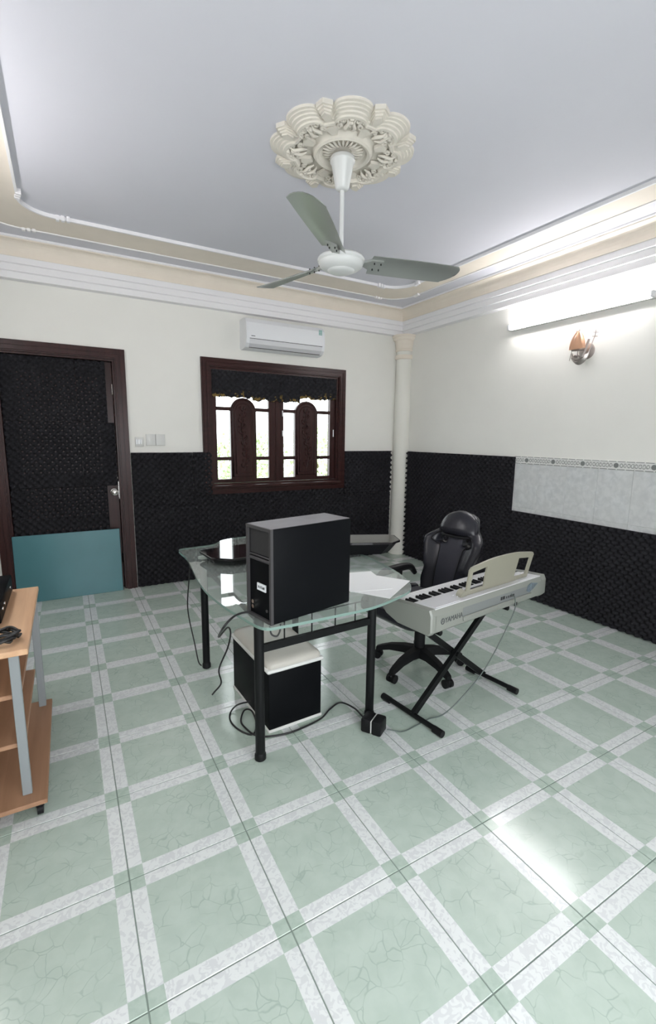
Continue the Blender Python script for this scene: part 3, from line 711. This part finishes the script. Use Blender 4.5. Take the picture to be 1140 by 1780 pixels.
# loudspeaker on the desk
ang = math.atan2(.085, .405)
sp = thing('loudspeaker', 'tall black loudspeaker cabinet with a white label standing on the glass desk', 'speaker', (.548, .098, DZT+.0006), ang)
SL, SW, SH = .412, .172, .372
MB().rbox(.010, SL, 0, SW, 0, SH, .004, 2).build('cabinet', M['black_vinyl'], sp, 30)
MB().rbox(.004, SL-.004, .004, SW-.004, SH-.003, SH+.0015, .001, 1).build('dusty_sheen_top', M['dust_sheen'], sp)
m = MB()   # raised edge round the end that faces the door
for a in ((0, .012, 0, .012, 0, SH), (0, .012, SW-.012, SW, 0, SH), (0, .012, .012, SW-.012, 0, .012), (0, .012, .012, SW-.012, SH-.012, SH)): m.box(*a)
m.build('edge_frame', M['black_edge'], sp)
m = MB(); m.rbox(.004, .0125, .014, SW-.014, .235, .247, .002, 1); m.rbox(.006, .0125, .014, SW-.014, .252, .258, .002, 1); m.build('divider', M['black_edge'], sp)
MB().box(.009, .0115, .018, SW-.018, .262, SH-.016).build('port_slot', M['dark_slot'], sp)
m = MB().box(.0055, .0102, .046, .104, .118, .146).build('label', M['ink_label'], sp)
q = MB()
for k, (a, b, h_) in enumerate(((.052, .058, .010), (.060, .066, .008), (.069, .073, .011), (.079, .084, .009), (.090, .096, .009))): q.box(.0048, .0056, a, b, .127, .127+h_)
q.build('label_print', M['ink'], m)
m = MB(); m.cyl((.004, .135, .060), (.0105, .135, .060), .008, n=12); m.cyl((.004, .135, .040), (.0105, .135, .040), .008, n=12); m.build('socket', M['metal_chrome'], sp, 40)
MB().cyl((.006, .04, .045), (.0105, .04, .045), .006, n=12).build('screw', M['black_edge'], sp)

# glossy black trays
def tray(label, loc, rz, lx, ly, h, ins, lip):
    t = thing('black_tray', label, 'tray', loc, rz, 'black trays on the desk')
    c_ = .28*ly
    def oc(k, kk=1.0): a, b = lx/2-k, ly/2-k; return [(-a+c_, -b), (a-c_, -b), (a, -b+c_), (a, b-c_*.4), (a-c_*.4, b), (-a+c_*.4, b), (-a, b-c_*.4), (-a, -b+c_)]
    m = MB(); m.ring([[(x, y, 0) for x, y in oc(ins)], [(x, y, h-lip) for x, y in oc(.012)]]); m.build('tray_body', M['black_pl'], t)
    m = MB(); m.ring([[(x, y, h-lip) for x, y in oc(0)], [(x, y, h) for x, y in oc(.0)], [(x, y, h+.001) for x, y in oc(.006)]]); m.build('tray_top', M['black_gloss'], t)
    return t
tray('glossy black flat tray on the desk between loudspeaker and window', (.775, 1.105, DZT+.0005), .10, .42, .30, .042, .035, .010)
tray('deep black tray at the column end of the glass desk', (1.42, .93, DZT+.0005), -.40, .62, .24, .085, .055, .012)

# papers
pm = MB().box(-.105, .105, -.148, .148, 0, .0012)
for lab, x, y, z, rz in (('white paper sheet lying beside the loudspeaker, topmost on the desk', 1.16, .40, DZT+.0018, -.25), ('white paper sheet half covered by the other on the desk', 1.20, .30, DZT+.0004, -1.0)):
    o = tag(link('paper_sheet', pm.mesh('paper_sheet', M['paper'])), lab, 'paper', 'papers on the desk'); o.location = (x, y, z); o.rotation_euler = (0, 0, rz)

# ------------------------------------------------------------------ padded box under the desk
ot = thing('storage_stool', 'black box stool with padded beige lid under the glass desk', 'stool', (.83, .735, 0), .04)
MB().rbox(-.148, .148, -.245, .245, .014, .318, .004, 2).build('box_body', M['black_vinyl'], ot, 30)
MB().rbox(-.152, .152, -.249, .249, 0, .016, .003, 1).build('base_trim', M['silver_trim'], ot, 30)
MB().rbox(-.158, .158, -.255, .255, .314, .334, .009, 3).build('lid_piping', M['silver_trim'], ot, 40)
cu = MB(); rings = []
for z, ins in ((.326, .006), (.345, .004), (.358, .010), (.366, .024), (.370, .050)):
    rings.append([(x, y, z) for x, y in rrect(-.155+ins, .155-ins, -.252+ins, .252-ins, .030, 5)])
for f_ in (.6, .25): rings.append([(x*f_, y*f_, .372+.004*(1-f_)) for x, y in rrect(-.105, .105, -.202, .202, .030, 5)])
cu.ring(rings); cu.build('cushion_lid', M['beige'], ot, 60)

# ------------------------------------------------------------------ gaming chair
ch = thing('gaming_chair', 'black leatherette gaming chair on five-star castor base behind the keyboard', 'chair', (1.787, .655, 0), math.radians(98))
A0 = math.radians(123-98)
lg = MB(); lg.ring([[(x, -w_, z-h_), (x, w_, z-h_), (x, w_*.75, z+h_), (x, -w_*.75, z+h_)] for x, w_, z, h_ in ((.02, .032, .110, .030), (.10, .028, .112, .024), (.19, .024, .100, .019), (.255, .021, .078, .016), (.287, .018, .066, .012))])
lgm = lg.mesh('base_leg', M['black_pl'], 35)
cs = MB()
for s in (-1, 1): cs.cyl((.275, s*.008, .026), (.275, s*.026, .026), .026, n=20)
cs.rbox(.258, .296, -.008, .008, .014, .052, .004, 1); cs.cyl((.280, 0, .045), (.280, 0, .062), .008, n=10)
csm = cs.mesh('castor', M['black_pl'], 40)
for k in range(5):
    o = link('base_leg', lgm, ch); o.rotation_euler = (0, 0, A0+k*2*PI/5); link('castor', csm, o)
MB().lathe([(.045, .085), (.045, .135), (.034, .14), (.034, .26), (.026, .265), (.026, .36)], n=24).build('gas_column', M['black_pl'], ch, 40)
MB().rbox(-.09, .09, -.12, .14, .345, .375, .008, 2).build('tilt_mechanism', M['black_pl'], ch, 30)
se = MB()
def seat_ring(z, ins, yadd=0):
    return [(x, y+yadd, z+ (.012*((y-.02)/.25)**2)) for x, y in rrect(-.235+ins, .235-ins, -.215+ins, .335-ins, .07, 6)]
se.ring([seat_ring(.372, .02), seat_ring(.392, .0), seat_ring(.425, .0), seat_ring(.438, .012)]); se.build('seat_base', M['leather'], ch, 50)
s2 = MB(); s2.ring([seat_ring(.434, .02), seat_ring(.446, .022), seat_ring(.452, .045), seat_ring(.446, .10)]); s2.build('seat_cushion', M['seat_top'], ch, 50)
for s in (-1, 1):
    b_ = MB(); b_.tube([(s*.215, -.19, .440), (s*.222, 0, .456), (s*.215, .25, .450), (s*.19, .31, .440)], [.026, .034, .032, .020], 10, 4); b_.build('side_bolster', M['leather'], ch, 60)
# backrest shell with wings and two harness openings
ZB0, ZB1 = .42, .965
def bw(t): return float(np.interp(t, [0, .06, .18, .34, .50, .62, .70, .745, .80, .86, .93, .975, 1.0], [.150, .180, .198, .190, .212, .232, .226, .196, .150, .140, .128, .104, .062]))
NX, NZ = 14, 30
def bpoint(i, j, front):
    t = j/NZ; u = -1+2*i/NX; z = ZB0+(ZB1-ZB0)*t; w_ = bw(t)*.95
    lean = -.225-.150*t-.02*t*t
    wing = (.070*max(0, abs(u)-.45)**1.3/.45*(1 if t < .72 else max(0, 1-(t-.72)/.06)))*(1.15 if .35 < t < .72 else .8)
    head = .035*max(0, math.sin(PI*min(1, max(0, (t-.74)/.26))))*(1-.5*u*u)
    lum = .014*math.sin(PI*min(1, t/.7))
    edge = 1-abs(u)**6
    th_ = .040*edge**.5*(1-(max(0, t-.95)/.05)**2*.8)+.004
    yy = lean+(wing+head+lum*(1-u*u) if front else wing*.55)+(th_ if front else -th_)
    return (w_*u, yy, z)
hole = lambda i, j: 19 <= j <= 21 and i in (3, 4, 9, 10)
bk = MB(); vs = []; idf = {}
for fr_ in (1, 0):
    for j in range(NZ+1):
        for i in range(NX+1): idf[(i, j, fr_)] = len(vs); vs.append(bpoint(i, j, fr_))
fs = []; mis = []
for j in range(NZ):
    for i in range(NX):
        if hole(i, j):
            for (a, b, ni, nj) in (((i, j), (i+1, j), i, j-1), ((i+1, j), (i+1, j+1), i+1, j), ((i+1, j+1), (i, j+1), i, j+1), ((i, j+1), (i, j), i-1, j)):
                if not hole(ni, nj): fs.append((idf[(*a, 1)], idf[(*b, 1)], idf[(*b, 0)], idf[(*a, 0)])); mis.append(0)
            continue
        fs.append((idf[(i, j, 1)], idf[(i+1, j, 1)], idf[(i+1, j+1, 1)], idf[(i, j+1, 1)])); mis.append(1 if (4 <= i <= 9 and j < 22) else 0)
        fs.append((idf[(i, j, 0)], idf[(i, j+1, 0)], idf[(i+1, j+1, 0)], idf[(i+1, j, 0)])); mis.append(0)
for j in range(NZ):
    for i in (0, NX): fs.append((idf[(i, j, 1)], idf[(i, j+1, 1)], idf[(i, j+1, 0)], idf[(i, j, 0)])); mis.append(0)
for i in range(NX):
    for j in (0, NZ): fs.append((idf[(i, j, 1)], idf[(i+1, j, 1)], idf[(i+1, j, 0)], idf[(i, j, 0)])); mis.append(0)
bk.add(vs, fs); bk.mi = mis
bo_ = bk.build('backrest', [M['leather'], M['leather2']], ch, 70); sb = bo_.modifiers.new('soft', 'SUBSURF'); sb.levels = 1; sb.render_levels = 1
m = MB()
for s in (-1, 1):
    q = [Vector(bpoint(7+s*i, j, 1))+Vector((0, .004, 0)) for i, j in ((3, 1), (3, 8), (3, 14), (3, 18), (4, 19), (5, 20), (5, 22), (4, 23))]
    m.tube(q, .0035, 6, 4)
m.build('piping', M['black_pl'], bo_, 60)
hp = MB(); rings = []                      # large domed head pillow over the top of the backrest
for t in np.linspace(0, 1, 13):
    z = .828+.150*t; bt = min(1, (z-ZB0)/(ZB1-ZB0)); yc = -.225-.150*bt-.02*bt*bt+.030
    k_ = math.sqrt(max(.02, 1-max(0, (t-.35)/.66)**2.4)); hw = (.150-.022*t)*k_; dp = .058*min(1, .45+2.2*t)*(.35+.65*k_)
    rings.append([(hw*math.copysign(abs(math.cos(b))**.8, math.cos(b)), yc+dp*math.sin(b)*(1 if math.sin(b) > 0 else .9), z-.012*math.cos(b)**2*(1-t)) for b in np.linspace(0, 2*PI, 24, endpoint=False)])
hp.ring(rings); hp.build('head_pillow', M['leather'], ch, 70)
MB().tube([(-.125, -.315, .826), (-.06, -.278, .822), (.06, -.278, .822), (.125, -.315, .826)], .009, 8, 4).build('pillow_strap', M['black_pl'], ch, 60)
for s, dz in ((-1, -.145), (1, -.015)):
    m = MB(); m.tube([(s*.10, -.06, .368), (s*.22, -.05, .372), (s*.258, -.06, .40), (s*.258, -.075, .585+dz)], [.016, .018, .018, .016], 10, 4); ar = m.build('arm_post', M['black_pl'], ch, 60)
    m = MB(); m.tube([(s*.250, -.215, .540+dz), (s*.258, -.17, .590+dz), (s*.260, -.08, .600+dz), (s*.258, .06, .596+dz), (s*.252, .135, .580+dz)], [.016, .024, .027, .027, .016], 10, 5); m.build('armrest', M['black_pl'], ch, 60)

# ------------------------------------------------------------------ music keyboard
kang = math.radians(7.3); KO = Vector((1.345, .085, .520))
kb = thing('music_keyboard', 'silver-grey electronic keyboard with cream music rest on black X stand', 'keyboard', KO, kang)
KL, KD = 1.01, .36; kb.scale = (1, .9, 1)
sec = [(0, .020), (0, .100), (.012, .126), (.170, .116), (.185, .092), (.345, .086), (.362, .076), (.362, .055), (.330, .030), (.240, .004), (.020, .004)]
cor = [(0, .020), (0, .104), (.014, .132), (.172, .124), (.30, .112), (.350, .096), (.368, .080), (.368, .054), (.335, .028), (.240, 0), (.020, 0)]
def sx(prof, x): return [(x, y, z) for y, z in prof]
b_ = MB(); b_.ring([sx(sec, .03), sx(sec, KL-.03)]); b_.build('case', M['kb'], kb, 20)
for s, (xa, xb, xc) in enumerate(((0, .008, .034), (KL+.025, KL+.012, KL-.034))):
    cm = [(y*.97+.006, z*.94+.004) for y, z in cor]
    m = MB(); m.ring([sx(cm, xa), sx(cor, xb), sx(cor, xc)]); m.build('end_cheek', M['kb'], kb, 25)
m = MB(); m.ring([[(x, .010, .1275), (x, .168, .1178), (x, .168, .121), (x, .010, .1315)] for x in (.036, KL-.036)]); tp = m.build('control_panel', M['kb_top'], kb)
def on_panel(y): return .1315-(y-.010)/.158*.0105
m = MB(); m.ring([[(x, .022, on_panel(.022)-.001), (x, .150, on_panel(.150)-.001), (x, .150, on_panel(.150)+.0025), (x, .022, on_panel(.022)+.0025)] for x in (.05, .235)]); m.build('speaker_grille', M['kb_top'], kb)
m = MB(); m.ring([[(x, .022, on_panel(.022)-.001), (x, .150, on_panel(.150)-.001), (x, .150, on_panel(.150)+.0025), (x, .022, on_panel(.022)+.0025)] for x in (KL-.235, KL-.05)]); m.build('speaker_grille', M['kb_top'], kb)
m = MB(); m.ring([[(x, .06, on_panel(.06)-.001), (x, .13, on_panel(.13)-.001), (x, .13, on_panel(.13)+.003), (x, .06, on_panel(.06)+.003)] for x in (.42, .58)]); m.build('display', M['dark_slot'], kb)
for gx in (.28, .62):
    for r_ in range(2):
        for c_ in range(5):
            if r_ == 0 and c_ == 0 and gx == .28: bmsh = MB().rbox(-.007, .007, -.004, .004, -.002, .004, .0012, 1).mesh('button', M['white_pl'])
            yy = .075+.035*r_; o = link('button', bmsh, kb); o.location = (gx+.024*c_, yy, on_panel(yy))
wk = MB().rbox(-.0124, .0124, 0, .148, -.012, .010, .0014, 1).mesh('white_key', M['kb_white']); bkm = MB().rbox(-.0062, .0062, 0, .066, 0, .014, .002, 1).mesh('black_key', M['black_pl'])
kx0 = .045; kw = (KL-.09)/36
for k in range(36):
    o = link('white_key', wk, kb); o.location = (kx0+(k+.5)*kw, .192, .0905)
    if k % 7 in (0, 1, 3, 4, 5) and k < 35: o = link('black_key', bkm, kb); o.location = (kx0+(k+1)*kw, .192, .0995)
# rear panel details
MB().box(.235, .86, -.0006, .001, .052, .098).build('rear_panel', M['kb_dark'], kb)
MB().rbox(.235, .86, -.012, .001, .030, .054, .004, 1).build('rear_ledge', M['kb'], kb)
t_ = MB(); pg = [(.815, .070), (.845, .058), (.885, .074), (.93, .098), (.90, .104), (.86, .112), (.825, .100)]; n_ = len(pg)
t_.add([(x, -.0035, z) for x, z in pg]+[(x, .001, z) for x, z in pg], [tuple(range(n_)), tuple(range(2*n_-1, n_-1, -1))]+[(i, n_+i, n_+(i+1) % n_, (i+1) % n_) for i in range(n_)]).build('tape_patch', M['tape'], kb)
m = MB()
for k, (a, b) in enumerate(((.56, .575), (.58, .598), (.612, .620), (.630, .640), (.648, .658), (.662, .690))): m.box(a, b, -.0015, .001, .068, .086 if k < 2 else .080)
m.build('connector_panel', M['dark_slot'], kb)
MB().box(.70, .725, -.0025, .001, .006, .040).build('cable_notch', M['dark_slot'], kb)
def text_mesh(s, size, ext):
    cu_ = bpy.data.curves.new('t', 'FONT'); cu_.body = s; cu_.size = size; cu_.extrude = ext; to = bpy.data.objects.new('t', cu_); COL.objects.link(to)
    bpy.context.view_layer.update(); me = bpy.data.meshes.new_from_object(to.evaluated_get(bpy.context.evaluated_depsgraph_get())); bpy.data.objects.remove(to); return me
tm = text_mesh('YAMAHA', .036, .0008); tm.materials.clear(); tm.materials.append(M['ink'])
o = link('maker_lettering', tm, kb); o.location = (.098, -.0012, .052); o.rotation_euler = (PI/2, 0, 0); o.scale = (.92, 1.05, 1)
m = MB(); m.M = Matrix.Translation((.082, -.001, .064)) @ Matrix.Rotation(PI/2, 4, 'X'); m.tube([(.012*math.cos(a), .014*math.sin(a), 0) for a in np.linspace(0, 2*PI, 20, endpoint=False)], .0022, 6, closed=True)
for a in (PI/2, PI/2+2*PI/3, PI/2+4*PI/3): m.cyl((0, 0, 0), (.012*math.cos(a), .014*math.sin(a), 0), .0014, n=6)
m.build('emblem', M['ink'], kb)
# music rest: arched cream plate with two openings
mr = link('music_rest', None, kb); mr.location = (.318, .060, .126); mr.rotation_euler = (math.radians(8), 0, 0); mr.scale = (.96, 1, 1)
RW, RH = .60, .182
def topz(x): u = (x-RW/2)/(RW/2); return RH*(1-.16*u*u)-.0
xs = [0, .012, .030, .042, .155, .170]+list(np.linspace(.20, .40, 5))+[.430, .445, .558, .570, .588, .600]
m = MB(); vs = []; fs = []
nzv = [0, .16, .80, 1.0]
for yq in (-.005, .005):
    for x in xs:
        for q in nzv:
            zz = topz(x)*q
            if x in (0, .600) and q == 1.0: zz -= .012
            vs.append((x+.03*(q)*(1 if x > .3 else -.0), yq, zz))
n_ = len(xs); K = len(nzv); g = lambda i, j, s_: s_*n_*K+i*K+j
solid = lambda i, j: 0 <= i < n_-1 and 0 <= j < K-1 and not (j == 1 and (i == 3 or i == 12 or i == 2 or i == 13) )
for i in range(n_-1):
    for j in range(K-1):
        if not solid(i, j): continue
        fs.append((g(i, j, 0), g(i+1, j, 0), g(i+1, j+1, 0), g(i, j+1, 0))); fs.append((g(i, j, 1), g(i, j+1, 1), g(i+1, j+1, 1), g(i+1, j, 1)))
        for (a, b, ni, nj) in (((i, j), (i+1, j), i, j-1), ((i+1, j), (i+1, j+1), i+1, j), ((i+1, j+1), (i, j+1), i, j+1), ((i, j+1), (i, j), i-1, j)):
            if not solid(ni, nj): fs.append((g(*a, 0), g(*b, 0), g(*b, 1), g(*a, 1)))
m.add(vs, fs); m.build('rest_plate', M['kb_cream'], mr)
m = MB(); m.cyl((-.022, -.010, .010), (-.022, .026, .014), .025, n=20); m.cyl((-.022, .020, .010), (.05, .030, .008), .010, n=12); m.build('rest_clip', M['kb_cream'], mr, 40)
MB().rbox(.565, .605, .002, .030, -.004, .024, .006, 2).build('rest_clip', M['kb_top'], mr, 40)

# keyboard stand
ks = thing('keyboard_stand', 'black X-shaped folding stand carrying the electronic keyboard', 'stand', (KO.x, KO.y, 0), kang)
for k, x in enumerate((.072, .728)):
    m = MB(); ye = .365 if k == 0 else .290; m.cyl((x, -.035, .022), (x, ye, .022), .013, n=14); ft = m.build('foot_bar', M['black_metal'], ks, 40)
    for ya, yb in ((-.045, .012), (ye-.047, ye+.010)): MB().cyl((x, ya, .018), (x, yb, .018), .018, n=14).build('rubber_cap', M['black_pl'], ft, 40)
for k, (xa, xb, dy) in enumerate(((.072, .690, -.016), (.728, .110, .016))):
    m = MB(); y_ = .165+dy; d = Vector((xb-xa, 0, .466)).normalized(); n_v = Vector((-d.z, 0, d.x))*.016
    a = Vector((xa, y_, .026)); b = Vector((xb, y_, .495)); w_ = Vector((0, .011, 0))
    m.ring([[tuple(p+n_v+w_), tuple(p-n_v+w_), tuple(p-n_v-w_), tuple(p+n_v-w_)] for p in (a, b)]); m.build('cross_tube', M['black_metal'], ks)
    MB().cyl((xb, .03, .505), (xb, .30, .505), .014, n=14).build('support_bar', M['black_metal'], ks, 40)
MB().cyl((.400, .125, .268), (.400, .205, .268), .014, n=14).build('pivot_bolt', M['black_metal'], ks, 40)

# ------------------------------------------------------------------ power adapter and cables
pa = thing('power_adapter', 'chunky black power adapter on the floor at a desk leg', 'adapter', (1.158, .262, 0), math.radians(-58))
MB().rbox(-.052, .002, -.042, .042, 0, .074, .010, 2).build('adapter_half', M['black_pl'], pa, 30)
MB().rbox(.004, .056, -.042, .042, 0, .074, .010, 2).build('adapter_half', M['black_pl'], pa, 30)
MB().rbox(-.004, .008, -.038, .038, .004, .069, .004, 1).build('seam_strip', M['silver_trim'], pa)
def cable(label, pts, r, mm, k=8):
    return tag(MB().tube(pts, r, 8, k).build('cable', mm, None, 60), label, 'cable', 'loose cables around the desk')
cable('thin dark cable hanging from the desk edge down to its leg by the foam wall', [(.540, 1.36, .722), (.528, 1.38, .56), (.522, 1.42, .35), (.545, 1.37, .14), (.556, 1.33, .03), (.570, 1.312, .005)], .004, M['cable'])
cable('black cable draped from the loudspeaker past the padded stool and hanging free', [(.536, .262, .741), (.476, .262, .740), (.428, .23, .735), (.40, .25, .69), (.46, .50, .55), (.585, .78, .462), (.612, .82, .41), (.612, .88, .30), (.575, .93, .16), (.588, .94, .07), (.552, .95, .02), (.537, .95, .005)], .0045, M['cable'])
cable('black cable looped on the floor around the stool and running to the power adapter', [(.678, .70, .06), (.62, .75, .03), (.575, .735, .006), (.553, .66, .006), (.57, .57, .006), (.615, .51, .006), (.66, .58, .006), (.666, .66, .03), (.64, .70, .02), (.60, .64, .006), (.60, .56, .011), (.63, .49, .006), (.70, .45, .006), (.80, .435, .006), (.96, .46, .006), (1.055, .515, .006), (1.13, .53, .012), (1.16, .44, .02), (1.15, .35, .03), (1.155, .30, .035)], .0045, M['cable'])
cable('short black wire loop hanging under the front edge of the glass', [(.555, .13, .722), (.56, .125, .690), (.58, .12, .680), (.595, .125, .695), (.60, .13, .722)], .0035, M['cable'], 6)
Rk = Matrix.Rotation(kang, 3, 'Z')
kp = KO+Rk @ Vector((.655, -.004, .085))
cable('thin grey cable from the keyboard rear down to the power adapter', [tuple(kp), tuple(kp+Vector((-.005, -.03, -.02))), (kp.x-.03, kp.y-.04, .50), (1.80, .13, .25), (1.66, .16, .09), (1.55, .18, .012), (1.466, .195, .004), (1.38, .185, .004), (1.28, .178, .004), (1.205, .21, .02)], .003, M['cable_g'])

# ------------------------------------------------------------------ wooden trolley
tv = thing('wooden_trolley', 'beech laminate trolley with grey metal legs and shelves on castors', 'trolley', (-.55, .86, 0))
def tb_(x0, x1, y0, y1, z0, z1, nm, mm, r=.003): return MB().rbox(x0, x1, y0, y1, z0, z1, r, 1).build(nm, mm, tv)
tb_(-.29, .292, -.375, .440, .640, .662, 'top_board', M['lam'])
tb_(-.27, .255, -.345, .290, .462, .480, 'shelf', M['lam_h']); tb_(-.27, .255, -.345, .290, .262, .280, 'shelf', M['lam_h'])
tb_(-.29, .312, -.425, .355, .050, .068, 'base_board', M['lam_h'])
tb_(-.27, .20, .262, .278, .068, .64, 'back_panel', M['lam_h'])
for x in (-1, 1):
    for y in (-.366, .292): tb_(x*(.245 if y < 0 else .272)-.016, x*(.245 if y < 0 else .272)+.016, y-.002 if y > 0 else y, y+.022 if y > 0 else y+.020, .068, .640, 'leg', M['grey_metal'], .002)
for x in (-.2, .2):
    for z in (.38, .20): MB().cyl((x, .250, z), (x, .263, z), .008, n=8).build('shelf_bolt', M['black_metal'], tv)
for x in (-.24, .285):
    for y in (-.40, .31):
        m = MB(); m.cyl((x-.010, y, .020), (x+.010, y, .020), .020, n=18); m.rbox(x-.014, x+.014, y-.010, y+.016, .030, .051, .003, 1); m.build('castor', M['black_pl'], tv, 40)
amp = thing('amplifier_box', 'flat black equipment box lying on the wooden trolley top', 'amplifier', (-.60, 1.0, .6625))
MB().rbox(-.25, .235, -.22, .26, .008, .088, .004, 2).build('housing', M['black_vinyl'], amp, 30)
m = MB(); [m.cyl((x, y, 0), (x, y, .010), .014, n=12) for x in (-.21, .20) for y in (-.18, .22)]; m.build('foot', M['black_pl'], amp)
m = MB(); [m.cyl((.235, y, .05), (.239, y, .05), .008, n=10) for y in (-.15, -.08, .16)]; m.build('socket', M['metal_chrome'], amp)
co = []
for k in range(84):
    a = k*2*PI/20; q = k/84; co.append((-.355+(.060+.014*math.sin(k*.9))*math.cos(a)*1.0+.0, .595+(.050+.012*math.cos(k*.7))*math.sin(a), .6725+.030*q+.004*math.sin(k*2.1)))
tag(MB().tube(co, .0055, 8, 2).build('coiled_cable', M['cable'], None, 60), 'coiled black cable lying on the near end of the wooden trolley top', 'cable')
